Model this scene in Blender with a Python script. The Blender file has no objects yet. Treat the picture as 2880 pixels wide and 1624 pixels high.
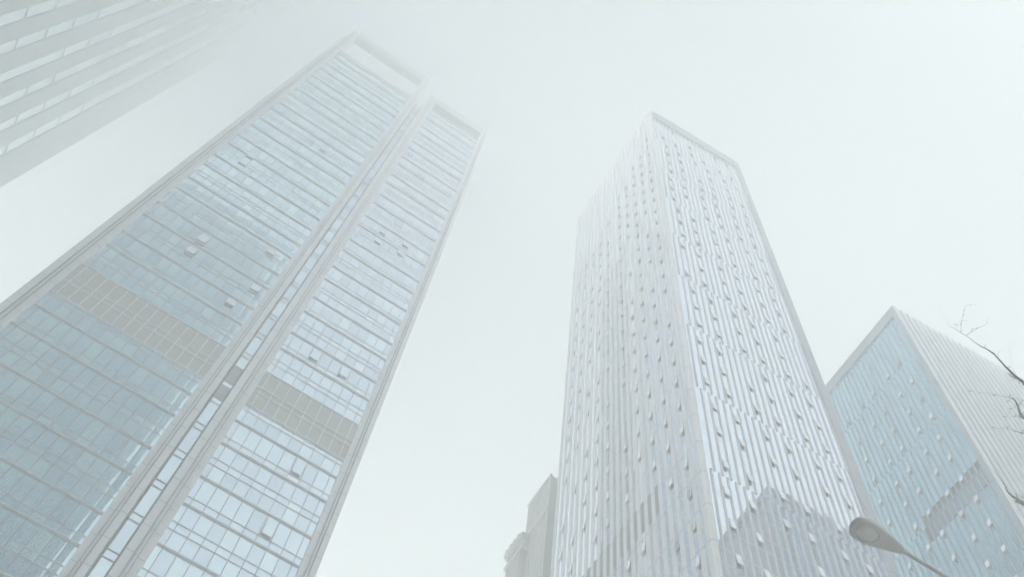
import bpy, bmesh, math, random
from mathutils import Vector, Matrix
random.seed(7)
R = math.radians
sc = bpy.context.scene
col = sc.collection

# ------------------------------------------------------------------ camera
CAM_Z = 1.6
ROT = [[0.9788062765642292, -0.18463606390784829, 0.08858779183999647],
       [0.20478836138430714, 0.882486372816716, -0.42341413395672856],
       [0.0, 0.4325821606324202, 0.9015945176755386]]      # rows: image right, image down, forward
FPX = 2750.0                                              # focal length in pixels of a 2880 px wide frame
cam_d = bpy.data.cameras.new("camera")
cam = bpy.data.objects.new("camera", cam_d)
col.objects.link(cam)
cam_d.sensor_width = 36.0
cam_d.lens = FPX / 2880.0 * 36.0
cam_d.clip_start = 0.05
cam_d.clip_end = 6000.0
r_, d_, f_ = ROT
cam.matrix_world = Matrix(((r_[0], -d_[0], -f_[0], 0), (r_[1], -d_[1], -f_[1], 0),
                           (r_[2], -d_[2], -f_[2], CAM_Z), (0, 0, 0, 1)))
sc.camera = cam

# ------------------------------------------------------------------ light
SUN_EL, SUN_AZ = 40.0, 238.0      # azimuth clockwise from +Y
w = bpy.data.worlds.new("World")
sc.world = w
w.use_nodes = True
nt = w.node_tree
sky = nt.nodes.new("ShaderNodeTexSky")
sky.sky_type = 'NISHITA'
sky.sun_disc = False
sky.sun_elevation = R(SUN_EL)
sky.sun_rotation = R(SUN_AZ)
sky.air_density = 1.0
sky.dust_density = 6.0
sky.ozone_density = 1.0
nt.nodes["Background"].inputs["Strength"].default_value = 0.15
mixw = nt.nodes.new("ShaderNodeMix")                       # closed, even cloud cover over the clear-sky gradient
mixw.data_type = 'RGBA'
mixw.inputs["Factor"].default_value = 0.75
mixw.inputs["B"].default_value = (3.05, 3.42, 3.58, 1)
nt.links.new(sky.outputs[0], mixw.inputs["A"])
nt.links.new(mixw.outputs["Result"], nt.nodes["Background"].inputs["Color"])
sl = bpy.data.lights.new("sun", 'SUN')
sl.energy = 3.2
sl.angle = R(20)
sl.color = (1.0, 0.95, 0.88)
so = bpy.data.objects.new("sun", sl)
col.objects.link(so)
sd = Vector((math.sin(R(SUN_AZ)) * math.cos(R(SUN_EL)), math.cos(R(SUN_AZ)) * math.cos(R(SUN_EL)), math.sin(R(SUN_EL))))
so.rotation_euler = (-sd).to_track_quat('-Z', 'Y').to_euler()
so.location = sd * 400

vs = sc.view_settings
vs.view_transform = 'Standard'
vs.look = 'None'
vs.gamma = 1.0
vs.use_curve_mapping = False
vs.exposure = 1.05
sc.cycles.max_bounces = 26
sc.cycles.diffuse_bounces = 3
sc.cycles.glossy_bounces = 4
sc.cycles.volume_bounces = 24
sc.cycles.use_denoising = True
sc.cycles.use_adaptive_sampling = False
sc.cycles.denoising_prefilter = 'ACCURATE'
sc.cycles.sample_clamp_indirect = 8.0

HAZE_DENSITY = 0.0068

# ------------------------------------------------------------------ materials
def nodes(name):
    m = bpy.data.materials.new(name)
    m.use_nodes = True
    n = m.node_tree
    return m, n, n.nodes["Principled BSDF"]

def N(n, t, **k):
    x = n.nodes.new(t)
    for a, b in k.items():
        setattr(x, a, b)
    return x

def mth(n, op, a, b=None):
    x = N(n, "ShaderNodeMath", operation=op)
    for i, v in enumerate((a, b)):
        if v is None:
            continue
        if isinstance(v, (int, float)):
            x.inputs[i].default_value = v
        else:
            n.links.new(v, x.inputs[i])
    return x.outputs[0]

def solid(name, c, rough=0.5, metal=0.0, var=0.08, scale=0.6, joint=None, streak=0.0, spec=0.3):
    """paint / stone / metal: cloudy variation, optional rain streaks and panel joints every `joint` metres of height"""
    m, n, b = nodes(name)
    tc = N(n, "ShaderNodeTexCoord")
    no = N(n, "ShaderNodeTexNoise")
    no.inputs["Scale"].default_value = scale
    no.inputs["Detail"].default_value = 5
    n.links.new(tc.outputs["Object"], no.inputs["Vector"])
    v = mth(n, 'MULTIPLY_ADD', no.outputs["Fac"], 2 * var)
    v.node.inputs[2].default_value = 1 - var
    if streak:
        mp = N(n, "ShaderNodeMapping")
        mp.inputs["Scale"].default_value = (2.2, 2.2, 0.05)
        n.links.new(tc.outputs["Object"], mp.inputs[0])
        n2 = N(n, "ShaderNodeTexNoise")
        n2.inputs["Scale"].default_value = 1.0
        n2.inputs["Detail"].default_value = 4
        n.links.new(mp.outputs[0], n2.inputs["Vector"])
        s = mth(n, 'MULTIPLY_ADD', n2.outputs["Fac"], 2 * streak)
        s.node.inputs[2].default_value = 1 - streak
        v = mth(n, 'MULTIPLY', v, s)
    if joint:
        sp = N(n, "ShaderNodeSeparateXYZ")
        n.links.new(tc.outputs["Object"], sp.inputs[0])
        fr = mth(n, 'FRACT', mth(n, 'DIVIDE', sp.outputs[2], joint))
        lt = mth(n, 'LESS_THAN', fr, 0.11 / joint)
        v = mth(n, 'MULTIPLY', v, mth(n, 'SUBTRACT', 1.0, mth(n, 'MULTIPLY', lt, 0.4)))
    mx = N(n, "ShaderNodeVectorMath", operation='SCALE')
    mx.inputs[0].default_value = c
    n.links.new(v, mx.inputs["Scale"])
    n.links.new(mx.outputs[0], b.inputs["Base Color"])
    b.inputs["Roughness"].default_value = rough
    b.inputs["Metallic"].default_value = metal
    b.inputs["Specular IOR Level"].default_value = spec
    return m

def glass(name, tint, metal=0.85, rough=0.03, tilt=0.012, pillow=0.02, wob=0.01, vary=0.1):
    """coated curtain-wall glass: every pane bows and leans a little (uv = place inside the pane, 'rnd' = its own numbers)"""
    m, n, b = nodes(name)
    uv = N(n, "ShaderNodeUVMap", uv_map="pane")
    at = N(n, "ShaderNodeAttribute", attribute_name="rnd")
    sp = N(n, "ShaderNodeSeparateXYZ"); n.links.new(uv.outputs[0], sp.inputs[0])
    sr = N(n, "ShaderNodeSeparateXYZ"); n.links.new(at.outputs["Vector"], sr.inputs[0])
    ge = N(n, "ShaderNodeNewGeometry")
    tc = N(n, "ShaderNodeTexCoord")
    no = N(n, "ShaderNodeTexNoise")
    no.inputs["Scale"].default_value = 0.55
    no.inputs["Detail"].default_value = 2
    n.links.new(tc.outputs["Object"], no.inputs["Vector"])
    sn = N(n, "ShaderNodeSeparateColor"); n.links.new(no.outputs["Color"], sn.inputs[0])
    def off(uvc, rc, nc, k):
        p = mth(n, 'MULTIPLY', mth(n, 'SUBTRACT', uvc, 0.5), 2 * pillow * k)
        t = mth(n, 'MULTIPLY', mth(n, 'SUBTRACT', rc, 0.5), 2 * tilt)
        q = mth(n, 'MULTIPLY', mth(n, 'SUBTRACT', nc, 0.5), 2 * wob)
        return mth(n, 'ADD', mth(n, 'ADD', p, t), q)
    a = off(sp.outputs[0], sr.outputs[0], sn.outputs[0], 1.0)
    c = off(sp.outputs[1], sr.outputs[1], sn.outputs[1], 0.7)
    cr = N(n, "ShaderNodeVectorMath", operation='CROSS_PRODUCT')
    cr.inputs[0].default_value = (0, 0, 1)
    n.links.new(ge.outputs["Normal"], cr.inputs[1])
    s1 = N(n, "ShaderNodeVectorMath", operation='SCALE'); n.links.new(cr.outputs[0], s1.inputs[0]); n.links.new(a, s1.inputs["Scale"])
    s2 = N(n, "ShaderNodeVectorMath", operation='SCALE'); s2.inputs[0].default_value = (0, 0, 1); n.links.new(c, s2.inputs["Scale"])
    a1 = N(n, "ShaderNodeVectorMath", operation='ADD'); n.links.new(s1.outputs[0], a1.inputs[0]); n.links.new(s2.outputs[0], a1.inputs[1])
    a2 = N(n, "ShaderNodeVectorMath", operation='ADD'); n.links.new(a1.outputs[0], a2.inputs[0]); n.links.new(ge.outputs["Normal"], a2.inputs[1])
    nm = N(n, "ShaderNodeVectorMath", operation='NORMALIZE'); n.links.new(a2.outputs[0], nm.inputs[0])
    n.links.new(nm.outputs[0], b.inputs["Normal"])
    v = mth(n, 'MULTIPLY_ADD', sr.outputs[2], 2 * vary)
    v.node.inputs[2].default_value = 1 - vary
    mx = N(n, "ShaderNodeVectorMath", operation='SCALE'); mx.inputs[0].default_value = tint
    n.links.new(v, mx.inputs["Scale"])
    n.links.new(mx.outputs[0], b.inputs["Base Color"])
    b.inputs["Metallic"].default_value = metal
    b.inputs["Roughness"].default_value = rough
    return m

def louvre_mat(name, c, pitch=0.3):
    m, n, b = nodes(name)
    tc = N(n, "ShaderNodeTexCoord")
    sp = N(n, "ShaderNodeSeparateXYZ"); n.links.new(tc.outputs["Object"], sp.inputs[0])
    fr = mth(n, 'FRACT', mth(n, 'DIVIDE', sp.outputs[2], pitch))
    v = mth(n, 'SUBTRACT', 1.0, mth(n, 'MULTIPLY', mth(n, 'LESS_THAN', fr, 0.3), 0.3))
    mx = N(n, "ShaderNodeVectorMath", operation='SCALE'); mx.inputs[0].default_value = c
    n.links.new(v, mx.inputs["Scale"])
    n.links.new(mx.outputs[0], b.inputs["Base Color"])
    b.inputs["Roughness"].default_value = 0.6
    return m

M = dict(
    pale=solid("pale_panel", (0.85, 0.84, 0.86), 0.45, 0, 0.05, 0.15, joint=3.9, streak=0.06),
    bar=solid("sunshade_metal", (0.66, 0.64, 0.63), 0.4, 0, 0.06),
    thin=solid("transom_metal", (0.54, 0.53, 0.53), 0.4, 0, 0.06),
    mull=solid("mullion_metal", (0.24, 0.25, 0.26), 0.4, 0, 0.05),
    slot_shade=solid("painted_slot_shade", (0.07, 0.07, 0.075), 0.7, 0, 0.05),  # near-black colour standing in for shade along the slot edges
    louv=louvre_mat("louvre_grey", (0.49, 0.475, 0.455)),
    louvB=louvre_mat("louvre_steel", (0.34, 0.345, 0.36)),
    louvC=louvre_mat("louvre_blue_grey", (0.12, 0.30, 0.42)),
    core=solid("core_dark", (0.12, 0.13, 0.14), 0.6),
    glassA=glass("blue_coated_glass", (0.70, 0.84, 0.98), 0.9, 0.02, 0.004, 0.005, 0.004, 0.10),
    glassAl=glass("teal_coated_glass", (0.63, 0.86, 1.0), 0.92, 0.02, 0.006, 0.05, 0.010, 0.14),
    glassB=glass("silver_glass", (0.78, 0.86, 0.98), 0.95, 0.02, 0.0015, 0.001, 0.001, 0.03),
    glassC=glass("azure_glass", (0.27, 0.53, 0.66), 0.9, 0.02, 0.008, 0.03, 0.03, 0.12),
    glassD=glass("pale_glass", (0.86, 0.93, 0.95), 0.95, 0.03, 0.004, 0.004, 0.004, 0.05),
    open=glass("open_pane", (0.74, 0.79, 0.85), 0.9, 0.04, 0, 0, 0.004, 0.04),
    frame=solid("window_frame_metal", (0.66, 0.64, 0.63), 0.4, 0, 0.05),
    pier=solid("ribbed_pier_metal", (0.82, 0.82, 0.86), 0.38, 0, 0.04, 0.12, joint=4.6, streak=0.05),
    fin=solid("fin_metal", (0.86, 0.85, 0.88), 0.4, 0, 0.06),
    edge=solid("edge_panel", (0.45, 0.47, 0.51), 0.4, 0, 0.05, 0.2, joint=4.6),
    pierC=solid("white_rib_metal", (0.88, 0.88, 0.92), 0.35, 0, 0.04, 0.2, streak=0.04),
    finC=solid("fin_blue_grey", (0.42, 0.43, 0.46), 0.4, 0, 0.06),
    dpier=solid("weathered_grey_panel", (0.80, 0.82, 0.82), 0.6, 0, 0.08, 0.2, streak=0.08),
    stone=solid("pale_stone", (0.80, 0.77, 0.75), 0.8, 0, 0.06, 0.3, streak=0.06),
    dark=solid("dark_stone_panel", (0.035, 0.06, 0.075), 0.6, 0, 0.1, 0.2),
    glassK=glass("dark_glass", (0.05, 0.10, 0.12), 0.3, 0.05, 0.01, 0.01, 0.01, 0.2),
    glassK2=glass("dark_blue_glass", (0.03, 0.28, 0.44), 0.8, 0.05, 0.01, 0.01, 0.01, 0.3),
    glassL=glass("deep_blue_glass", (0.06, 0.34, 0.60), 0.8, 0.05, 0.01, 0.01, 0.01, 0.25),
    edgeC=solid("edge_blue_grey", (0.36, 0.42, 0.47), 0.4, 0, 0.05, 0.2, joint=4.6),
    crown=solid("crown_panel_grey", (0.52, 0.54, 0.56), 0.45, 0, 0.05, 0.2),
    darkblue=solid("dark_blue_panel", (0.07, 0.17, 0.26), 0.5, 0, 0.1, 0.2),
    roof=solid("roof_grey", (0.3, 0.3, 0.3), 0.8),
    bark=solid("bark", (0.66, 0.65, 0.63), 0.9, 0, 0.25, 12),
    lamp=solid("lamp_grey_paint", (0.68, 0.675, 0.67), 0.45, 0, 0.06, 6),
    lens=solid("lamp_lens", (0.72, 0.72, 0.70), 0.25, 0, 0.15, 9, spec=0.5),
    steel=solid("lamp_pole_steel", (0.6, 0.59, 0.585), 0.45, 0, 0.06, 4),
    paving=solid("light_bounce_paving", (0.80, 0.80, 0.79), 0.85, 0, 0.12, 0.7),  # ground out of view, kept very pale to bounce light upward
)

# ------------------------------------------------------------------ mesh helpers
class MB:
    def __init__(s):
        s.v = []; s.f = []; s.uv = []; s.rnd = []; s.mi = []
    def quad(s, p, mi=0, uv=((0, 0), (1, 0), (1, 1), (0, 1)), rnd=None):
        k = len(s.v)
        s.v += [tuple(x) for x in p]
        s.f.append(tuple(range(k, k + len(p))))
        s.uv.append(uv if len(p) == 4 else tuple((0.5, 0.5) for _ in p))
        s.rnd.append(rnd or (random.random(), random.random(), random.random()))
        s.mi.append(mi)
    def box(s, x0, x1, y0, y1, z0, z1, mi=0):
        if x0 > x1: x0, x1 = x1, x0
        if y0 > y1: y0, y1 = y1, y0
        a = [(x0, y0, z0), (x1, y0, z0), (x1, y1, z0), (x0, y1, z0), (x0, y0, z1), (x1, y0, z1), (x1, y1, z1), (x0, y1, z1)]
        for q in ((3, 2, 1, 0), (4, 5, 6, 7), (0, 1, 5, 4), (1, 2, 6, 5), (2, 3, 7, 6), (3, 0, 4, 7)):
            s.quad([a[i] for i in q], mi, rnd=(0.5, 0.5, 0.5))
    def prism(s, prof, z0, z1, mi=0):
        """closed profile [(x, y)] swept upward"""
        ar = sum(prof[i][0] * prof[(i + 1) % len(prof)][1] - prof[(i + 1) % len(prof)][0] * prof[i][1] for i in range(len(prof)))
        if ar < 0: prof = prof[::-1]
        for i in range(len(prof)):
            a, b = prof[i], prof[(i + 1) % len(prof)]
            s.quad([(*a, z0), (*b, z0), (*b, z1), (*a, z1)], mi, rnd=(0.5, 0.5, 0.5))
        s.quad([(*p, z1) for p in prof], mi); s.quad([(*p, z0) for p in prof[::-1]], mi)
    def tube(s, pts, rad, n=6, mi=0):
        rings = []
        for i, p in enumerate(pts):
            p = Vector(p)
            t = (Vector(pts[min(i + 1, len(pts) - 1)]) - Vector(pts[max(i - 1, 0)])).normalized()
            u = t.cross(Vector((0, 0, 1)))
            if u.length < 0.05: u = t.cross(Vector((1, 0, 0)))
            u.normalize(); v = t.cross(u)
            rings.append([p + (u * math.cos(6.28319 * k / n) + v * math.sin(6.28319 * k / n)) * rad[i] for k in range(n)])
        for a, b in zip(rings, rings[1:]):
            for k in range(n):
                s.quad([a[k], a[(k + 1) % n], b[(k + 1) % n], b[k]], mi)
        s.quad(rings[0][::-1], mi); s.quad(rings[-1], mi)
    def build(s, name, mats, parent=None, smooth=False, weld=False):
        me = bpy.data.meshes.new(name)
        me.from_pydata(s.v, [], s.f)
        if not isinstance(mats, (list, tuple)): mats = [mats]
        for m in mats: me.materials.append(m)
        ul = me.uv_layers.new(name="pane")
        ul.data.foreach_set("uv", [c for q in s.uv for p in q for c in p])
        at = me.attributes.new("rnd", 'FLOAT_VECTOR', 'FACE')
        at.data.foreach_set("vector", [c for q in s.rnd for c in q])
        me.polygons.foreach_set("material_index", s.mi)
        if weld:
            bm = bmesh.new(); bm.from_mesh(me)
            bmesh.ops.remove_doubles(bm, verts=bm.verts, dist=1e-5)
            bmesh.ops.recalc_face_normals(bm, faces=bm.faces)
            bm.to_mesh(me); bm.free()
        if smooth: me.polygons.foreach_set("use_smooth", [True] * len(me.polygons))
        me.update()
        o = bpy.data.objects.new(name, me)
        col.objects.link(o)
        if parent: o.parent = parent
        return o

def thing(name, label, cat, loc=(0, 0, 0), rz=0.0, group=None):
    o = bpy.data.objects.new(name, None)
    o.empty_display_size = 1.0
    col.objects.link(o)
    o.location = loc; o.rotation_euler = (0, 0, rz)
    o["label"] = label; o["category"] = cat
    if group: o["group"] = group
    return o

class Face:
    """a facade in its building's own axes: a = along, n = outward, z = up"""
    def __init__(s, side, w=0.0, back=0.0):
        s.side = side; s.w = w; s.back = back
    def p(s, a, n, z):
        if s.side == 'front': return (a, -n, z)
        if s.side == 'left': return (-n, a, z)
        if s.side == 'right': return (s.w + n, a, z)
        return (a, s.back + n, z)
    def box(s, mb, a0, a1, n0, n1, z0, z1, mi=0):
        A, B = s.p(a0, n0, z0), s.p(a1, n1, z1)
        mb.box(A[0], B[0], A[1], B[1], z0, z1, mi)
    def pane(s, mb, a0, a1, n, z0, z1, mi=0, rnd=None):
        q = [s.p(a0, n, z0), s.p(a1, n, z0), s.p(a1, n, z1), s.p(a0, n, z1)]
        if s.side in ('left', 'back'): q = [q[1], q[0], q[3], q[2]]
        mb.quad(q, mi, rnd=rnd)
    def prism(s, mb, prof, z0, z1, mi=0):
        mb.prism([s.p(a, n, 0)[:2] for a, n in prof], z0, z1, mi)
    def window(s, a0, a1, n, zb, h, ang, parent, m):
        """top-hung sash swung out at the bottom by `ang`: pane face up/outward, metal rim"""
        mb = MB()
        ca, sa = math.cos(ang), math.sin(ang)
        t = 0.07
        zt = zb + h * ca
        def pt(a, u, d):      # u = down the sash from the hinge, d = out of its plane
            return s.p(a, n + u * sa + d * ca, zt - u * ca + d * sa)
        e = 0.06
        c = [[pt(a, u, d) for a, u in ((a0, 0), (a1, 0), (a1, h), (a0, h))] for d in (0, t)]
        inn = [pt(a, u, t) for a, u in ((a0 + e, e), (a1 - e, e), (a1 - e, h - e), (a0 + e, h - e))]
        o, i = c[1], c[0]
        mb.quad(inn, 0)
        for k in range(4):
            k2 = (k + 1) % 4
            mb.quad([o[k], o[k2], inn[k2], inn[k]], 1)
            mb.quad([i[k], i[k2], o[k2], o[k]], 1)
        mb.quad(i, 1)
        return mb.build("open_window", m, parent)

def stuff_merge(objs, name, parent):
    """join many small repeats into one mesh part"""
    bm = bmesh.new()
    mats = None
    for o in objs:
        bm.from_mesh(o.data); mats = mats or list(o.data.materials)
    me = bpy.data.meshes.new(name)
    bm.to_mesh(me); bm.free()
    for m in mats: me.materials.append(m)
    for o in objs:
        d = o.data; bpy.data.objects.remove(o); bpy.data.meshes.remove(d)
    o = bpy.data.objects.new(name, me); col.objects.link(o); o.parent = parent
    o["kind"] = "stuff"
    return o

# ------------------------------------------------------------------ setting
g = MB(); g.quad([(-590, -590, 0), (590, -590, 0), (590, 590, 0), (-590, 590, 0)])
ground = g.build("ground", M['paving']); ground["kind"] = "structure"  # unseen ground, its paleness chosen to lift undersides and haze

# ------------------------------------------------------------------ twin-slab tower
SA = 80.0
YA, YB, YC = 1.1748796381111992, 1.2346889275827944, 1.2561678244943144
A = thing("office_tower", "tall tower of two glazed slabs with a pale slot between and open frame on top", "tower",
          (-0.19181066 * SA, 0.98143195 * SA, 0), math.pi / 2 - YA, "high-rise towers")
def za(h): return h * SA + CAM_Z
def hn(n): return 4.954e-4 * n * n + 0.14433 * n + 1.08981 if n >= 0 else 1.08981 + 0.1447 * n
FA = Face('front')
SLABS = [(-0.5373, -0.2740, -0.5466, 0.01855, M['glassAl'], 3.070, True), (-0.1976, -0.0166, -0.1889 - 2 * 0.0202, 0.0202, M['glassA'], 3.085, False)]
LOUV = (1.2812, 1.3830)
def in_l(h): return LOUV[0] - 1e-3 < h < LOUV[1] + 1e-3
for (sl0, sl1, m0, mp, gm, htop, isleft) in SLABS:
    x0, x1 = sl0 * SA, sl1 * SA
    ms = [sl0]
    s_ = m0
    while s_ < sl1 - 0.004:
        if s_ > sl0 + 0.004: ms.append(s_)
        s_ += mp
    ms.append(sl1)
    levels = []
    for n_ in range(-7, 15):
        t1, t0 = hn(n_), hn(n_ - 1)
        p = t1 - t0
        levels.append((t1 - 0.423 * p, t1, [t1 - 0.31 * p]))
        levels.append((t0, t1 - 0.423 * p, [t1 - 0.674 * p, t1 - 0.775 * p]))
    for (h0, h1, ts) in levels:
        if h1 > htop + 0.03 or h0 < 0.0: 
            if not (h0 < htop - 0.02 and h1 > htop): continue
            h1 = htop; ts = [t for t in ts if t < htop]
        # the louvred plant storey replaces part of these bands
        segs = sorted([h0, h1] + ts)
        gb = MB(); mu = MB(); tr = MB(); lv = MB()
        cuts = []
        for a, b in zip(segs, segs[1:]):
            parts = [(a, b)]
            if a < LOUV[1] and b > LOUV[0]:
                parts = []
                if a < LOUV[0] - 0.003: parts.append((a, LOUV[0]))
                if b > LOUV[1] + 0.003: parts.append((LOUV[1], b))
            cuts += parts
        if cuts:
            for (a, b) in cuts:
                for i in range(len(ms) - 1):
                    FA.pane(gb, ms[i] * SA, ms[i + 1] * SA, -0.35, za(a), za(b))
            ws = gb.build("window_band", gm, A)
            for sm in ms[1:-1]:
                for (a, b) in cuts:
                    FA.box(mu, sm * SA - 0.045, sm * SA + 0.045, -0.42, -0.30, za(a) + .01, za(b) - .01)
            mu.build("mullion", M['mull'], ws)
            for t in ts:
                if not in_l(t): FA.box(tr, x0 + .01, x1 - .01, -0.42, -0.28, za(t) - 0.055, za(t) + 0.055)
            if tr.v: tr.build("transom", M['thin'], ws)
            if not (LOUV[0] + .002 < h1 < LOUV[1] + 0.002):
                sb = MB()
                # rounded sunshade: thin top plate, deeper nose
                prof = [(-0.38, -0.05), (-0.14, -0.07), (-0.09, 0.0), (-0.09, 0.07), (-0.14, 0.12), (-0.38, 0.12)]
                zc = za(h1)
                ring0 = [(x0 + .01, -n_, zc + z_) for n_, z_ in prof]; ring1 = [(x1 - .01, -n_, zc + z_) for n_, z_ in prof]
                for i in range(6):
                    j = (i + 1) % 6
                    sb.quad([ring0[i], ring0[j], ring1[j], ring1[i]])
                sb.quad(ring0[::-1]); sb.quad(ring1)
                sb.build("sunshade", M['bar'], ws)
    # louvred plant storey
    lm = MB()
    FA.box(lm, x0, x1, -0.5, -0.3, za(LOUV[0]), za(LOUV[1]))
    lp = lm.build("louvre_panel", M['louv'], A)
    jm = MB()
    for sm in ms[1:-1]: FA.box(jm, sm * SA - 0.07, sm * SA + 0.07, -0.3, -0.2, za(LOUV[0]) + .06, za(LOUV[1]) - .06)
    jm.build("joint_strip", M['pale'], lp)
    hm = MB()
    for h in (LOUV[0], 1.3195, 1.3335, LOUV[1]): FA.box(hm, x0 + .01, x1 - .01, -0.4, -0.08, za(h) - 0.06, za(h) + 0.06)
    hm.build("transom", M['pale'], lp)
    # body behind the glass
    bm_ = MB(); bm_.box(x0 - .4, x1 + .4, 0.6, 17.0, 0.0, za(htop) - 0.2)
    bm_.build("core", M['core'], A)

def pillar(s0, s1, htop, lip):
    """stepped stone-clad pillar; lip = +1 outer strip on the right, -1 on the left"""
    x0, x1 = s0 * SA, s1 * SA
    wd = x1 - x0
    st = [(0, .40, 0.0), (.40, .52, 0.28), (.52, .60, 0.12), (.60, 1.0, 0.42)]
    for k, (a, b, n_) in enumerate(st):
        mb = MB()
        if lip > 0: u0, u1 = x0 + a * wd, x0 + b * wd
        else: u0, u1 = x1 - b * wd, x1 - a * wd
        mb.box(u0 + .002, u1 - .002, -n_, 2.4, 0.0, za(htop) - 0.004 * k)
        mb.build("pillar_strip", M['pale'], P_)
    for q in (.40, .60):
        xg = x0 + q * wd if lip > 0 else x1 - q * wd
        mb = MB(); mb.box(xg - .045, xg + .045, -0.46 if q > .5 else -.31, -0.02, 0.0, za(htop) - .05); mb.build("groove", M['mull'], P_)
for (s0, s1, ht, lip) in ((-0.5655, -0.5373, 3.335, -1), (-0.2740, -0.2490, 3.375, 1), (-0.2270, -0.1976, 3.205, -1), (-0.0166, 0.0070, 3.235, 1)):
    P0 = MB(); P0.box(s0 * SA + .05, s1 * SA - .05, 0.45, 2.2, 0, za(ht) - 0.3)
    P_ = P0.build("pillar", M['pale'], A)
    pillar(s0, s1, ht, lip)
# recessed glazed slot
sx0, sx1 = -0.2490 * SA + .02, -0.2270 * SA - .02
gb = MB(); tr = MB(); pn = MB()
hh = 0.03
k = 0
hs = []
while hh < 3.05:
    hs.append(hh); hs.append(hh + 0.014)
    hh += 0.0722
hs.append(3.062)
DK = [(1.3210, 1.3680), (1.2723, 1.3065), (2.302, 2.312), (2.205, 2.213)]
for a, b in zip(hs, hs[1:]):
    FA.pane(gb, sx0, sx1, -1.15, za(a), za(b))
    FA.box(gb, sx0 + .002, sx1 - .002, -1.3, -1.05, za(a) - .05, za(a) + .05, 1)
sg = gb.build("slot_window", [M['glassA'], M['thin']], A)
for a, b in DK:
    pn = MB(); FA.box(pn, sx0, sx1, -1.32, -1.0, za(a), za(b)); pn.build("slot_louvre", M['louv'], A)
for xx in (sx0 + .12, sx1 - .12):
    jm = MB(); FA.box(jm, xx - .12, xx + .12, -1.3, -0.9, 0, za(3.06)); jm.build("slot_shade_strip", M['slot_shade'], A)  # solid dark strips paint the shadow lines down both slot edges
bm_ = MB(); bm_.box(sx0, sx1, 1.5, 14, 0, za(3.06)); bm_.build("core", M['core'], A)
# crown frames
tb = MB(); tb.box(-0.5373 * SA + .003, -0.2740 * SA - .003, 0.05, 2.1, za(3.293), za(3.352)); tb.build("crown_beam", M['crown'], A)
tb = MB(); tb.box(-0.1976 * SA + .003, -0.0166 * SA - .003, 0.05, 1.9, za(3.158), za(3.214)); tb.build("crown_beam", M['crown'], A)
tb = MB(); tb.box(-0.1976 * SA, -0.0166 * SA, 1.95, 2.3, za(3.06), za(3.2)); tb.build("crown_panel", M['louvB'], A)
for s_ in (-0.466, -0.341):
    tb = MB(); tb.box(s_ * SA - .11, s_ * SA + .11, 0.5, 0.75, za(3.06), za(3.295)); tb.build("crown_post", M['bar'], A)
tb = MB(); tb.box(-0.5373 * SA, -0.2740 * SA, 0.2, 0.6, za(3.04), za(3.078)); tb.build("roof_kerb", M['bar'], A)
WA = [(-.4360, 1.6264, .030), (-.4363, 1.5746, .024), (-.3225, 1.7251, .022), (-.3036, 1.5782, .024), (-.3225, 1.4963, .022),
      (-.491, 2.053, .022), (-.4914, 2.004, .022), (-.4372, 2.061, .022), (-.4369, 1.9145, .022), (-.38, 2.31, .022),
      (-.0865, 1.048, .037), (-.1478, 1.485, .032), (-.0876, 1.4862, .032), (-.0869, 1.1923, .037), (-.1497, 2.0861, .024),
      (-.0888, 2.0925, .024), (-.1496, 2.0296, .022), (-.0902, 2.0385, .022)]
for s_, h, dh in WA:
    FA.window(s_ * SA + .06, (s_ + .0182) * SA - .06, -0.24, za(h), dh * SA, R(9 if s_ < -.25 and h < 1.9 else 4), A, [M['open'] if s_ < -.25 and h < 1.9 else (M['glassAl'] if s_ < -.25 else M['glassA']), M['thin']])

# ------------------------------------------------------------------ ribbed tower
SB = 52.0
def zb(h): return h * SB + CAM_Z
WB, DB, HB = 0.408 * SB, 0.5125 * SB, 3.728
B = thing("office_tower", "pale square tower with close white ribs on its left and staggered fins in front", "tower",
          (0.37565374 * SB, 0.92676009 * SB, 0), math.pi / 2 - YB, "high-rise towers")
HW = [1.1807, 1.266, 1.351, 1.434, 1.541, 1.627, 1.7155, 1.8036, 1.892, 1.9805, 2.069, 2.1575, 2.246, 2.338, 2.428, 2.52,
      2.613, 2.705, 2.798, 2.8908, 2.982, 3.074, 3.165, 3.257, 3.349, 3.44, 3.53, 3.60]
k = 1.1807
while k > 0.1:
    k -= 0.0855; HW.insert(0, k)
ZONES = [0.05, 0.33, 0.60, 0.87, 1.1425, 1.4125, 1.685, 1.957, 2.2226, 2.495, 2.783, 3.05, 3.385, 3.652]
PH = (0.0045, 0.0128)
def phase(h):
    i = max(j for j in range(len(ZONES)) if ZONES[j] <= h + 1e-6)
    return PH[i % 2]          # zone 1.1425 -> index 4 -> phase A
FF, FL, FR = Face('front'), Face('left'), Face('right', WB)
fx0, fx1 = 0.0135, 0.3885
# front glazing, one band per storey
edges = [0.02] + [h - 0.012 for h in HW[1:]] + [3.652]
for a, b in zip(edges, edges[1:]):
    gb = MB(); tl = MB()
    mid = a + (b - a) * 0.42
    ph = phase((a + b) / 2)
    xs = [fx0] + [ph + 0.0173 * i for i in range(24) if fx0 + .002 < ph + 0.0173 * i < fx1 - .002] + [fx1]
    for z0, z1 in ((a, mid), (mid, b)):
        for i in range(len(xs) - 1):
            FF.pane(gb, xs[i] * SB, xs[i + 1] * SB, 0, zb(z0), zb(z1))
    ws = gb.build("window_band", M['glassB'], B)
    for z_ in (a, mid): FF.box(tl, fx0 * SB, fx1 * SB, -0.04, 0.012, zb(z_) - .014, zb(z_) + .014)
    tl.build("transom", M['fin'], ws)
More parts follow.
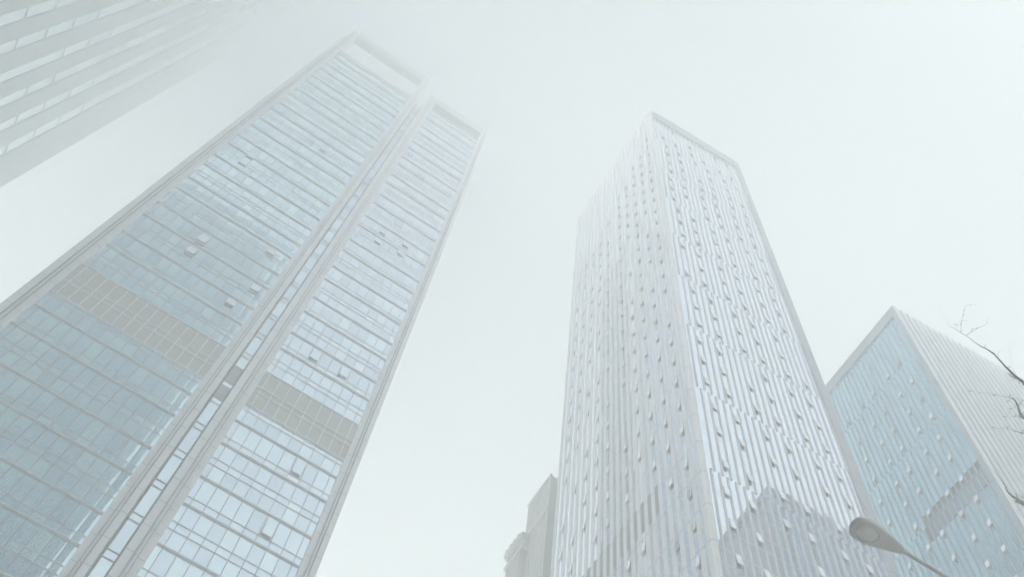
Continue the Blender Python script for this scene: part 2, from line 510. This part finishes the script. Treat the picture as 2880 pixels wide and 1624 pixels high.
# front fins: twin blades with clamps, broken and shifted at every third storey
made = []
for zi in sorted(range(len(ZONES) - 1), key=lambda i: abs(ZONES[i] - 1.5)):
    z0, z1 = ZONES[zi], ZONES[zi + 1]
    ph = PH[zi % 2]
    for i in range(24):
        s_ = ph + 0.0173 * i
        if not (fx0 + .003 < s_ < fx1 - .003): continue
        mb = MB(); x = s_ * SB
        za0, za1 = zb(z0) - 0.10, zb(z1) - 0.16
        if zi % 2: za0 -= 0.10; za1 += 0.05
        for q in (-0.095, 0.035): FF.box(mb, x + q, x + q + 0.06, 0.015, 0.10, za0, za1)
        z_ = za0 + 0.3
        while z_ < za1:
            FF.box(mb, x - 0.033, x + 0.033, 0.016, 0.08, z_ - 0.06, z_ + 0.06); z_ += 2.3
        made.append(mb.build("fin", M['fin'], B))
if len(made) > 100: stuff_merge(made[100:], "fin", B)
# left and right flanks: ribs with glass strips
PB = 0.0233
NR = 22
SKIP = {1, 3, 5, 7, 9, 12, 14, 16, 18, 20}
LBAND = (1.4065, 1.4890)
ribprof = [(-0.31, -0.1), (-0.31, 0.04), (-0.28, 0.07), (-0.22, 0.085), (0.22, 0.085), (0.28, 0.07), (0.31, 0.04), (0.31, -0.1)]
for F_ in (FL, FR):
    for j in range(NR + 1):
        a = min(max(j * PB * SB, 0.0), DB)
        if j == 0: continue
        mb = MB()
        F_.prism(mb, [(a + q, n_) for q, n_ in ribprof], 0.0, zb(HB) - 0.3)
        F_.prism(mb, [(a + q * .8, min(n_, .06)) for q, n_ in ribprof], zb(HB) - 0.3, zb(HB) - 0.05)
        mb.build("rib", M['pier'], B)
    for j in range(NR):
        gb = MB()
        a0, a1 = j * PB * SB, (j + 1) * PB * SB
        g2 = MB()
        for za_, zb_ in zip(edges, edges[1:]):
            mid = za_ + (zb_ - za_) * 0.42
            for z0, z1 in ((za_, mid), (mid, zb_)):
                if a0 > 0.116 * SB - .1 and z0 < LBAND[1] - .01 and z1 > LBAND[0] + .01 and a0 < 0.42 * SB:
                    if z0 < LBAND[0] - .004: F_.pane(gb, a0, a1, 0, zb(z0), zb(LBAND[0]))
                    if z1 > LBAND[1] + .004: F_.pane(g2, a0, a1, 0, zb(LBAND[1]), zb(z1))
                else: F_.pane(g2 if (z0 > LBAND[1] - .01 and a0 > 0.116 * SB - .1 and a0 < 0.42 * SB) else gb, a0, a1, 0, zb(z0), zb(z1))
        for z_ in edges[1:]: F_.box(g2 if (z_ > LBAND[1] - .01 and g2.v) else gb, a0 + .002, a1 - .002, -0.04, 0.01, zb(z_) - .015, zb(z_) + .015, 1)
        gb.build("window_strip", [M['glassB'], M['fin']], B)
        if g2.v: g2.build("window_strip", [M['glassB'], M['fin']], B)
    lb = MB()
    a0_ = math.ceil((0.116 * SB - .1) / (PB * SB)) * PB * SB
    a1_ = math.ceil(0.42 / PB) * PB * SB
    F_.box(lb, a0_, a1_, -0.3, 0.02, zb(LBAND[0]), zb(LBAND[1]))
    lb.build("louvre_panel", M['louvB'], B)
# open sashes
made = []
for h in HW:
    if h > 3.6 or h < 0.6: continue
    ph = phase(h + 0.004)
    for i in (2, 5, 9, 12, 16, 19):
        if random.random() < (.5 if h > 3.45 else .07): continue
        s_ = ph + 0.0173 * i
        made.append((abs(h - 1.35), FF, (s_ + .0026) * SB, (s_ + .0147) * SB, h))
    for j in SKIP:
        if random.random() < 0.10 or h > 3.50 - 0.018 * j * 1.2: continue
        c_ = (j + 0.5) * PB * SB
        if LBAND[0] - .03 < h < LBAND[1] and c_ > 0.116 * SB: continue
        made.append((abs(h - 1.35), FL, c_ - 0.30, c_ + 0.30, h))
made.sort(key=lambda q: q[0])
ow = []
for _, F_, a0, a1, h in made:
    ow.append(F_.window(a0, a1, 0.02, zb(h), 1.25, R(random.uniform(4, 9)), B, [M['open'], M['frame']]))
if len(ow) > 100: stuff_merge(ow[100:], "open_window", B)
# corner posts, parapet, core
for (x0, x1, y0, y1, mm, nm) in ((-0.06, fx0 * SB - .04, -0.16, 0.50, 'pier', 'corner_post'), (fx1 * SB, WB + .25, -0.30, 0.6, 'edge', 'corner_post')):
    mb = MB()
    c_ = 0.14
    mb.prism([(x0 + c_, y0), (x1 - c_, y0), (x1, y0 + c_), (x1, y1), (x0, y1), (x0, y0 + c_)], 0, zb(HB) - .1)
    mb.build(nm, M[mm], B)
mb = MB(); mb.box(fx0 * SB + .003, fx1 * SB - .003, -0.34, 0.5, zb(3.652), zb(HB)); mb.build("parapet", M['edge'], B)
mb = MB(); mb.box(fx0 * SB + .003, fx1 * SB - .003, -0.40, 0.1, zb(HB) + .003, zb(HB) + .22); mb.build("parapet_coping", M['pier'], B)
mb = MB(); mb.box(0.4, WB - .4, 0.55, DB - .1, 0, zb(3.66)); mb.build("core", M['core'], B)

# ------------------------------------------------------------------ blue tower at right
SC = 85.0
def zc(h): return h * SC + CAM_Z
C = thing("office_tower", "shorter blue glass tower with bright tilted sashes and white ribs, behind the bare branches", "tower",
          (0.71318195 * SC, 0.70097896 * SC, 0), math.pi / 2 - YC, "high-rise towers")
HC = 1.721
WC, DC = 0.34 * SC, 0.36 * SC
GL, GF = Face('left'), Face('front')
HCW = [1.1145, 1.167, 1.220, 1.274, 1.3275, 1.3815, 1.436, 1.492, 1.5638, 1.628]
k = 1.1145
while k > 0.08:
    k -= 0.0535; HCW.insert(0, k)
i0 = HCW.index(1.1145)
def cph(idx):                     # three-storey zones, glass joints shifted between them
    z = (idx - i0 + 28) // 3      # rows 0,1 | 2,3,4 | 5,6,7 | 8...
    return (0.0010 if z % 2 else 0.0065), z
PC = 0.01032
edc = [0.02] + [h - 0.010 for h in HCW[1:]] + [1.692]
CB = (1.1830, 1.2170)
for k_, (a, b) in enumerate(zip(edc, edc[1:])):
    gb = MB(); lv = MB()
    ph, _z = cph(k_)
    ys = [0.006] + [ph + PC * i for i in range(36) if 0.008 < ph + PC * i < 0.352] + [0.356]
    mid = a + (b - a) * 0.4
    for z0, z1 in ((a, mid), (mid, b)):
        for i in range(len(ys) - 1):
            if z0 < CB[1] - .004 and z1 > CB[0] + .004 and ys[i] < 0.13: continue
            GL.pane(gb, ys[i] * SC, ys[i + 1] * SC, 0, zc(z0), zc(z1))
    gb.build("window_band", M['glassC'], C)
for q0, q1 in ((1.1570, 1.2310),):
    pass
lb = MB(); GL.box(lb, 0.006 * SC, 0.128 * SC, -0.4, -0.05, zc(CB[0]), zc(CB[1])); lb.build("louvre_panel", M['louvC'], C)
# fins, grouped by zone
zones = {}
for k_, (a, b) in enumerate(zip(edc, edc[1:])):
    ph, z = cph(k_); q = zones.setdefault(z, [ph, a, b]); q[2] = b
made = []
for z, (ph, a, b) in sorted(zones.items(), key=lambda kv: abs(kv[1][1] - 1.3)):
    for i in range(30):
        s_ = ph + PC * i
        if not 0.009 < s_ < 0.23: continue
        mb = MB()
        GL.box(mb, s_ * SC - 0.10, s_ * SC + 0.10, 0.012, 0.11, zc(a) - .05, zc(b) - .25)
        made.append(mb.build("fin", M['finC'], C))
if len(made) > 100: stuff_merge(made[100:], "fin", C)
PR = 0.01535
NC = 22
ribc = [(-0.28, -0.1), (-0.30, 0.30), (-0.25, 0.42), (-0.12, 0.50), (0.12, 0.50), (0.25, 0.42), (0.30, 0.30), (0.28, -0.1)]
for j in range(NC + 1):
    x = 0.0022 * SC + j * PR * SC
    mb = MB(); GF.prism(mb, [(x + q, n_) for q, n_ in ribc], 0, zc(HC) - 0.25)
    GF.prism(mb, [(x + q * .85, min(n_, .42)) for q, n_ in ribc], zc(HC) - .25, zc(HC) + .1)
    mb.build("rib", M['pierC'], C)
    if j == NC: break
    gb = MB()
    for a, b in zip(edc, edc[1:]):
        mid = a + (b - a) * .4
        for z0, z1 in ((a, mid), (mid, b)): GF.pane(gb, x, x + PR * SC, 0, zc(z0), zc(z1))
    gb.build("window_strip", M['glassC'], C)
made = []
for k_, h in enumerate(HCW):
    if h > 1.60 or h < .7: continue
    ph, _z = cph(k_)
    for i in (3, 6, 10, 13, 17, 20):
        if h > 1.55 and i < 2: continue
        s_ = ph + PC * i
        made.append((abs(h - 1.3), GL, (s_ + .0014) * SC, (s_ + .0088) * SC, h, 1.15, R(random.uniform(12, 17))))
    for j in (2, 4, 7, 9, 12, 14, 17, 19):
        if random.random() < .12 or h > 1.58 - .009 * max(0, j - 2) * (j > 4): continue
        x = (0.0022 + (j + .5) * PR) * SC
        made.append((abs(h - 1.3) + .0, GF, x - .30, x + .30, h, 1.3, R(10)))
made.sort(key=lambda q: q[0])
ow = [F_.window(a0, a1, 0.02, zc(h), hh_, an, C, [M['open'], M['frame']]) for _, F_, a0, a1, h, hh_, an in made]
if len(ow) > 100: stuff_merge(ow[100:], "open_window", C)
mb = MB(); mb.box(-0.28, 0.5, 0.5, DC, zc(1.692), zc(HC)); mb.build("parapet", M['edgeC'], C)
mb = MB(); mb.box(-0.28, 0.006 * SC, -0.2, 0.5 - .003, 0, zc(HC) - .01); mb.build("corner_post", M['edgeC'], C)
mb = MB(); mb.box(0.55, WC, 0.35, DC - .2, 0, zc(1.70)); mb.build("core", M['core'], C)

for y in (7.9, 10.7, 13.4):
    mb = MB(); mb.tube([(-0.2, y, zc(HC)), (-0.2, y, zc(HC) + .5), (-0.2, y, zc(HC) + 1.3)], [.05, .04, .02], 6); mb.build("lightning_rod", M['edgeC'], C)

# ------------------------------------------------------------------ faint tower upper left
rD = 1.5 * SA
azD = R(-50.6)
D = thing("office_tower", "faint hazy tower of wide grey upright strips and narrow slots in the upper left", "tower",
          (rD * math.sin(azD), rD * math.cos(azD), 0), math.pi / 2 - YB, "high-rise towers")
kD = rD / 48.0
HD = 284.0
DX, DY = 30.0, 23.0 * kD                 # local box: x from -DX to 0, y from -DY to 0
slots = [(3.28, 4.15), (5.70, 6.48), (7.98, 8.74), (10.1, 10.86), (12.4, 13.2), (14.6, 15.4), (16.9, 17.7), (19.2, 20.0)]
def dface(place, slots, W, k_):
    """grey strips with glazed slots between; place(a, n, z) -> local point"""
    prev = 0.0
    class P(Face):
        def __init__(s): s.side = 'x'
        def p(s, a, n, z): return place(a, n, z)
    F_ = P()
    for q0, q1 in slots + [(W, W)]:
        q0 *= k_ if q0 != W else 1; q1 *= k_ if q1 != W else 1
        mb = MB()
        F_.prism(mb, [(prev + .002, -1.0), (q0 - .002, -1.0), (q0 - .002, 0.0), (q0 - .14, 0.10), (prev + .14, 0.10), (prev + .002, 0.0)], 0, HD)
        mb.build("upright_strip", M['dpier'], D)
        if q1 > q0:
            gb = MB(); tr = MB()
            st_ = 3.62 * k_
            z_ = 1.3
            while z_ < HD - st_ - .5:
                F_.pane(gb, q0, q1, -0.10, z_, z_ + st_)
                if random.random() < .72: F_.box(gb, q0 + .002, q1 - .002, -0.3, 0.02, z_ - .09 * k_ , z_ + .09 * k_, 1)
                z_ += st_
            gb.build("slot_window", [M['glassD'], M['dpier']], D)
        prev = q1
dface(lambda a, n, z: (n, -a, z), slots, DY, kD)
slN = [(a, b) for a, b in ((3.0, 4.4), (6.0, 7.4), (9.0, 10.4), (12.0, 13.4), (15.0, 16.4), (18., 19.4), (21., 22.4), (24., 25.4), (27., 28.4))]
dface(lambda a, n, z: (-a - 0.15, n, z), slN, DX, 1.0)
mb = MB(); mb.box(-DX + .3, -1.2, -DY + .3, -1.2, 0, HD - 1); mb.build("core", M['core'], D)

# ------------------------------------------------------------------ stone building beyond the ribbed tower
E_ = thing("stone_building", "pale stone building with pilasters and stepped cornices, half hidden beside the ribbed tower", "building",
           (12.0, 90.0, 0), math.pi / 2 - YB)
EF = Face('left')
He, Hl = 126.5, 117.0
mb = MB(); mb.box(0, 14, 0, 6.6, 0, He); mb.build("wall", M['stone'], E_)
for j in range(9):
    y = 0.1 + j * 0.80
    mb = MB(); EF.prism(mb, [(y - .2, -.1), (y - .2, .16), (y - .12, .28), (y + .12, .28), (y + .2, .16), (y + .2, -.1)], 0, He + 0.35)
    mb.build("pilaster", M['stone'], E_)
for j in range(8):
    gb = MB()
    y = 0.1 + j * .80
    z_ = 60.0
    EF.pane(gb, y + .22, y + .58, 0.02, He - 6.5, He - 0.9)
    while z_ < He - 9:
        EF.pane(gb, y + .22, y + .58, 0.02, z_, z_ + 3.29); z_ += 3.3
    gb.build("window_strip", M['glassA'], E_)
mb = MB(); mb.box(-0.42, 3, -.1, 6.75, He - 0.8, He - 0.25); mb.build("cornice", M['stone'], E_)
mb = MB(); mb.box(-0.36, 3, -.1, 6.7, He - 8.6, He - 7.6); mb.build("cornice", M['stone'], E_)
mb = MB(); mb.box(-0.9, 12, 5.6, 9.9, 0, Hl); ew = mb.build("wall", M['stone'], E_)
for j in range(7):
    y = 5.9 + j * .62
    mb = MB(); mb.box(-1.25, -0.88, y - .13, y + .13, 0, Hl - 3.0 + (0 if j % 2 else .0)); mb.build("pilaster", M['stone'], E_)
    gb = MB()
    for z_ in (Hl - 6.6, Hl - 11.0, Hl - 15.4, Hl - 19.8, Hl - 24.2):
        q = [(-0.905, y + .56, z_), (-0.905, y + .18, z_), (-0.905, y + .18, z_ + 3.2), (-0.905, y + .56, z_ + 3.2)]
        gb.quad(q)
    gb.build("window_strip", M['glassA'], E_)
for (o_, z0, z1) in ((1.65, -0.7, 0.0), (1.4, -1.3, -0.7), (1.45, -3.4, -2.8)):
    mb = MB(); mb.box(-o_, 4, 5.55 - (o_ - .9), 9.9 + (o_ - .9) * .6, Hl + z0 + .004 * o_, Hl + z1); mb.build("cornice", M['stone'], E_)
for j in range(4):
    mb = MB(); y = 6.0 + j * 1.2
    mb.box(-1.75, -0.7, y - .28, y + .28, Hl + .005, Hl + .5); mb.build("cornice_block", M['stone'], E_)

# ------------------------------------------------------------------ buildings behind the viewer, seen mirrored in the glass
def plain_tower(name, label, loc, yaw, W, Dp, H, x_dir, strip, gm, rib='dark'):
    T = thing(name, label, "tower", loc, math.pi / 2 - yaw, "high-rise towers")
    mb = MB(); mb.box(min(0, x_dir * W) + .25, max(0, x_dir * W) - .25, -Dp, -0.25, 0, H - 1.5); mb.build("core", M['core'], T)
    F_ = Face('back', back=0.0)
    n_ = int(W / strip)
    for j in range(n_ + 1):
        x = x_dir * j * strip
        mb = MB(); mb.box(x - strip * .21, x + strip * .21, -0.4, 0.25, 0, H); mb.build("rib", M[rib], T)
        if j < n_:
            gb = MB(); z_ = 0.5
            while z_ < H - 4:
                q = [(x, -0.2, z_), (x + x_dir * strip, -0.2, z_), (x + x_dir * strip, -0.2, z_ + 4), (x, -0.2, z_ + 4)]
                gb.quad(q); z_ += 4.0
            gb.build("window_strip", gm, T)
            sp = MB(); z_ = 0.5
            while z_ < H - 4:
                sp.box(x + x_dir * strip * .21, x + x_dir * strip * .79, -0.22, -0.05, z_ - .5, z_ + .5); z_ += 4.0
            sp.build("spandrel", M[rib], T)
    mb = MB(); mb.box(min(0, x_dir * W), max(0, x_dir * W), -Dp, 0.1, H + .004, H + 1.2); mb.build("parapet", M['dark'], T)
    return T
kA = SA / 77.0
KT = plain_tower("mirrored_tower", "dark slab seen only as a teal reflection in the twin-slab tower's left glass", (-14.8 * kA, 5.2 * kA, 0), YA, 58.0 * kA, 30.0, 257 * kA, -1, 3.4, M['glassK2'])
mb = MB(); mb.box(.3, 2.6, -29.5, -20.0, 0, 262.0); mb.build("rear_wing", M['dark'], KT)
plain_tower("mirrored_tower", "dark block seen only as a blue peaked reflection low on the ribbed tower's front", (70.0, 32.0, 0), YB, 40.0, 40.0, 137.0 + CAM_Z, 1, 2.4, M['glassL'], 'darkblue')

# ------------------------------------------------------------------ points seen in the photograph, put at a chosen distance
def ray(px, py):
    a, b = (px - 1440) / FPX, (py - 812) / FPX
    return Vector([a * ROT[0][i] + b * ROT[1][i] + ROT[2][i] for i in range(3)]).normalized()
def at(px, py, dist): return Vector((0, 0, CAM_Z)) + ray(px, py) * dist

# ------------------------------------------------------------------ street lamp
L = thing("street_lamp", "grey street lamp with an oval lens under its drop-shaped head, on a thin arm", "street lamp", (7.2, 6.75, 0))
def lw(v): return Vector(v) - Vector((7.2, 6.75, 0))
tip = ray(2320 + 400 / 5.152, 1342 + 690 / 5.152); tip = Vector((0, 0, CAM_Z)) + tip * (8.5 / tip.z)
tail = ray(2320 + 1140 / 5.152, 1342 + 1080 / 5.152); tail = Vector((0, 0, CAM_Z)) + tail * (8.46 / tail.z)
arm1 = ray(2320 + 1760 / 5.152, 1342 + 1453 / 5.152); arm1 = Vector((0, 0, CAM_Z)) + arm1 * (8.36 / arm1.z)
ax = (tail - tip); LL = ax.length; ax.normalize()
sd_ = ax.cross(Vector((0, 0, 1))).normalized(); up = sd_.cross(ax).normalized()
mb = MB()
NS, NR_ = 22, 20
prof = [(0.0, .035), (.012, .065), (.04, .098), (.09, .125), (.17, .140), (.28, .142), (.42, .133), (.56, .115), (.70, .093), (.82, .072), (.91, .055), (.97, .042), (1.0, .03)]
rings = []
for t, wd in prof:
    hu = 0.035 + wd * 0.42; hd = 0.018 + wd * 0.10
    ring = []
    for k_ in range(NR_):
        an = 2 * math.pi * k_ / NR_
        cx_, sy_ = math.cos(an), math.sin(an)
        sx = math.copysign(abs(cx_) ** .75, cx_); sy = math.copysign(abs(sy_) ** .75, sy_)
        ring.append(lw(tip + ax * (t * LL) + sd_ * (wd * sx) + up * ((hu if sy > 0 else hd) * sy)))
    rings.append(ring)
for a, b in zip(rings, rings[1:]):
    for k_ in range(NR_): mb.quad([a[k_], a[(k_ + 1) % NR_], b[(k_ + 1) % NR_], b[k_]])
mb.quad(rings[0]); mb.quad(rings[-1][::-1])
head = mb.build("lamp_head", M['lamp'], L, smooth=True, weld=True)
mb = MB()                         # lens bowl under the head
cL = tip + ax * (0.275 * LL) - up * 0.026
prev = None
for q in range(6):
    e = q / 5
    ring = [lw(cL + ax * (math.cos(6.28319 * k_ / 24) * LL * .205 * math.cos(e * 1.5)) + sd_ * (math.sin(6.28319 * k_ / 24) * .098 * math.cos(e * 1.5)) - up * (0.030 * math.sin(e * 1.5))) for k_ in range(24)]
    if prev:
        for k_ in range(24): mb.quad([prev[k_], prev[(k_ + 1) % 24], ring[(k_ + 1) % 24], ring[k_]])
    prev = ring
mb.quad(prev)
mb.build("lens", M['lens'], head, smooth=True, weld=True)
mb = MB()                         # rim round the lens
rr = [cL + ax * (math.cos(6.28319 * k_ / 24) * LL * .215) + sd_ * (math.sin(6.28319 * k_ / 24) * .106) - up * .004 for k_ in range(25)]
mb.tube([lw(p) for p in rr], [0.006] * 25, 6); mb.build("lens_rim", M['lamp'], head, smooth=True)
mb = MB()
pole_top = Vector((7.2, 6.75, 7.85))
mid_ = arm1.lerp(pole_top, .55) + Vector((0, 0, .06))
mb.tube([lw(p) for p in (tail - ax * .05, tail + ax * .03, tail.lerp(arm1, .5), arm1, mid_, pole_top)], [.026, .022, .021, .022, .026, .032], 12)
mb.build("arm", M['steel'], L, smooth=True)
mb = MB(); mb.tube([(0, 0, 0), (0, 0, .3), (0, 0, .32), (0, 0, 4), (0, 0, 8.0)], [.13, .13, .095, .08, .055], 16); mb.build("pole", M['steel'], L, smooth=True)
mb = MB(); mb.box(-.2, .2, -.2, .2, 0.004, .03); mb.build("base_plate", M['steel'], L)

# ------------------------------------------------------------------ bare tree
TB = Vector((5.84, 2.85, 0))
T = thing("bare_tree", "leafless tree with knobbly thin branches reaching in from the right edge", "tree", TB)
def Zp(o, k, pts): return [(o[0] + a / k, o[1] + b / k) for a, b in pts]
K1, O0, O1, O2, O3 = 7.267, (2380, 842), (2700, 842), (2700, 1042), (2700, 1242)
trunk_pts = [TB + Vector(p) for p in ((0, 0, 0), (.02, .03, .5), (-.05, .1, 2.0), (-.02, .05, 3.6), (-.12, .18, 5.0), (-.1, .3, 6.2), (.05, .42, 7.4), (.1, .5, 8.6), (.0, .7, 9.4))]
mb = MB(); mb.tube([p - TB for p in trunk_pts], [.19, .15, .135, .12, .10, .085, .06, .035, .012], 12); mb.build("trunk", M['bark'], T, smooth=True)
def smooth_path(pts, rad, n=3):
    out, ro = [], []
    for i in range(len(pts) - 1):
        p0, p1, p2, p3 = pts[max(i - 1, 0)], pts[i], pts[i + 1], pts[min(i + 2, len(pts) - 1)]
        for q in range(n):
            t = q / n
            out.append(0.5 * ((2 * p1) + (p2 - p0) * t + (2 * p0 - 5 * p1 + 4 * p2 - p3) * t * t + (3 * p1 - p0 - 3 * p2 + p3) * t ** 3))
            ro.append(rad[i] + (rad[i + 1] - rad[i]) * t)
    out.append(pts[-1]); ro.append(rad[-1])
    return out, ro
def branch(path, r0, r1, d0, d1, parent=None, root=None, spurs=0.0, name="branch"):
    """path runs from the tip inward in photo pixels; r in photo pixels; d = distance in metres"""
    n_ = len(path)
    pts, rad = [], []
    for i, (x, y) in enumerate(path):
        t = i / (n_ - 1)
        dd = d0 + (d1 - d0) * t
        pts.append(at(x, y, dd)); rad.append((r0 + (r1 - r0) * t ** 1.6) * .56 * dd / FPX)
    if root is not None:
        a = pts[-1]; b = Vector(root)
        for t in (.35, .7, 1.0):
            pts.append(a.lerp(b, t) + Vector((0, 0, .12 * math.sin(math.pi * t)))); rad.append(rad[-1] * 1.12)
    pts, rad = smooth_path(pts, rad)
    mb = MB(); mb.tube([p - TB for p in pts], rad, 7)
    if spurs:
        dist = 0
        for i in range(1, len(pts) - 1):
            dist += (pts[i] - pts[i - 1]).length
            if dist > spurs and rad[i] < 0.012:
                dist = -random.random() * spurs * .5
                v = Vector((random.uniform(-1, 1), random.uniform(-1, 1), random.uniform(-.2, 1))).normalized()
                ln = random.uniform(.012, .03) + rad[i]
                mb.tube([pts[i] - TB, pts[i] - TB + v * ln * .6, pts[i] - TB + v * ln], [rad[i] * .8 + .0008, .0022, .0030], 5)
    o = mb.build(name, M['bark'], parent or T, smooth=True)
    return o
b1 = branch(Zp(O0, 5.152, [(1485, 378), (1590, 440), (1660, 485), (1745, 535)]) + Zp(O1, K1, [(235, 830), (330, 900), (440, 970), (510, 995), (600, 1055), (690, 1120), (760, 1190), (850, 1290), (930, 1380)]) + Zp(O2, K1, [(1010, 0), (1090, 80), (1180, 160), (1308, 240), (1500, 360)]),
            .7, 7.5, 7.9, 7.3, None, trunk_pts[6], .10)
tw = dict(parent=b1, name="twig", spurs=.045)
branch(Zp(O1, K1, [(340, 110), (230, 115), (125, 125), (100, 180), (75, 270), (45, 400), (25, 500), (20, 600), (20, 680)]), .35, .8, 7.8, 7.85, **tw)
branch(Zp(O0, 5.152, [(1780, 305), (1680, 315), (1660, 305), (1630, 330), (1605, 400), (1600, 440)]), .35, .7, 7.9, 7.88, **tw)
branch(Zp(O1, K1, [(595, 385), (560, 460), (540, 510), (510, 535), (410, 570), (340, 610), (260, 660), (180, 695), (130, 750)]), .4, 1.1, 7.7, 7.8, **tw)
branch(Zp(O1, K1, [(522, 925), (510, 940), (510, 992)]), .8, 1.3, 7.6, 7.62, b1, None, 0, "twig")
branch(Zp(O1, K1, [(880, 1025), (800, 1070), (780, 1130), (762, 1190)]), .25, 1.0, 7.4, 7.5, b1, None, 0, "twig")
branch(Zp(O1, K1, [(1000, 840), (1000, 1000), (1040, 1180), (1090, 1400)]) + Zp(O2, K1, [(1120, 20), (1140, 110)]), .22, .5, 7.2, 7.42, b1, None, 0, "twig")
branch(Zp(O0, 5.152, [(1335, 10), (1365, 130), (1430, 260), (1485, 378)]), .18, .4, 7.95, 7.9, b1, None, 0, "twig")
branch(Zp(O2, K1, [(975, 70), (1000, 65), (1040, 115), (1100, 150), (1180, 165)]), 1.2, 4.0, 7.45, 7.42, b1, None, 0, "twig")
branch(Zp(O2, K1, [(860, 280), (900, 250), (1000, 205), (1090, 188), (1190, 215)]), .3, .8, 7.2, 7.35, b1, None, 0, "twig")
branch(Zp(O2, K1, [(1090, 410), (1130, 370), (1180, 325), (1220, 290), (1260, 250)]), .3, .8, 7.2, 7.35, b1, None, 0, "twig")
b2 = branch(Zp(O2, K1, [(1060, 575), (1105, 590), (1140, 640), (1190, 750), (1220, 850), (1260, 930), (1330, 975), (1480, 1040)]), 3.0, 8.5, 6.9, 6.7, None, trunk_pts[5], 0)
tw = dict(parent=b2, name="twig", spurs=0.06)
branch(Zp(O2, K1, [(60, 425), (200, 432), (330, 440), (500, 465), (700, 490), (880, 530), (1000, 565), (1075, 580)]), .25, 1.2, 7.1, 6.9, **tw)
branch(Zp(O2, K1, [(905, 1050), (910, 1010), (960, 940), (1040, 820), (1090, 770), (1150, 730)]), .5, 1.0, 6.7, 6.85, **tw)
branch(Zp(O2, K1, [(1000, 980), (1060, 945), (1130, 940), (1210, 955), (1270, 950)]), .3, .9, 6.6, 6.75, **tw)
branch(Zp(O2, K1, [(1090, 880), (1150, 895), (1200, 930), (1250, 940)]), .3, .9, 6.9, 6.75, **tw)
branch(Zp(O2, K1, [(1240, 560), (1260, 640), (1230, 690), (1200, 770)]), .4, .9, 6.7, 6.8, **tw)
branch(Zp(O2, K1, [(1140, 570), (1190, 600), (1250, 680), (1330, 720), (1450, 760)]), .5, 1.4, 6.9, 6.8, **tw)
branch(Zp(O2, K1, [(990, 700), (1000, 640), (1040, 600), (1080, 590)]), .3, .8, 6.8, 6.9, **tw)
branch(Zp(O2, K1, [(1180, 560), (1240, 600), (1308, 610), (1420, 650)]), .4, 1.2, 6.9, 6.9, **tw)
b3 = branch(Zp(O2, K1, [(530, 1210), (690, 1195), (800, 1183), (960, 1185), (1050, 1212), (1200, 1268), (1308, 1300), (1500, 1370)]), .3, 1.9, 6.9, 6.5, None, trunk_pts[5], .08)
b4 = branch(Zp(O3, K1, [(650, 520), (730, 640), (840, 780), (910, 890), (950, 980), (985, 1040)]) + Zp(O3, K1, [(1060, 1110), (1180, 1180), (1308, 1260), (1480, 1350)]), .5, 9.0, 6.2, 5.9, None, trunk_pts[4], 0)
branch(Zp(O3, K1, [(1140, 1050), (1155, 1110), (1190, 1160), (1230, 1200)]), 1.2, 2.2, 5.9, 5.95, b4, None, 0, "twig")
branch(Zp(O3, K1, [(1160, 1070), (1210, 1090), (1260, 1140), (1320, 1180)]), .8, 2.0, 5.9, 5.95, b4, None, 0, "twig")
# branches that reach the other way, out of the picture
for k_ in range(9):
    i = 4 + k_ % 5
    p0 = trunk_pts[min(i, 8)]
    an = R(-70 + 25 * k_)
    dirv = Vector((math.cos(an) * 1.0 + .5, math.sin(an) - .2, .55)).normalized()
    pts = [p0 + dirv * (q * .38) + Vector((random.uniform(-.06, .06), random.uniform(-.06, .06), .05 * q * q * .3)) for q in range(6)]
    pts, rad = smooth_path(pts, [.035, .028, .02, .014, .009, .004])
    mb = MB(); mb.tube([p - TB for p in pts], rad, 6); mb.build("branch", M['bark'], T, smooth=True)

# ------------------------------------------------------------------ air
HZ = MB(); HZ.box(-600, 600, -600, 600, -1.0, 291.0)
hm, hn_, hb = nodes("haze_air")
hn_.nodes.remove(hb)
pv = hn_.nodes.new("ShaderNodeVolumePrincipled")
pv.inputs["Color"].default_value = (0.990, 1.0, 0.999, 1)
pv.inputs["Density"].default_value = HAZE_DENSITY
pv.inputs["Anisotropy"].default_value = 0.0
hn_.links.new(pv.outputs[0], hn_.nodes["Material Output"].inputs["Volume"])
hz_ = HZ.build("haze", hm, weld=True)
hz_["kind"] = "stuff"
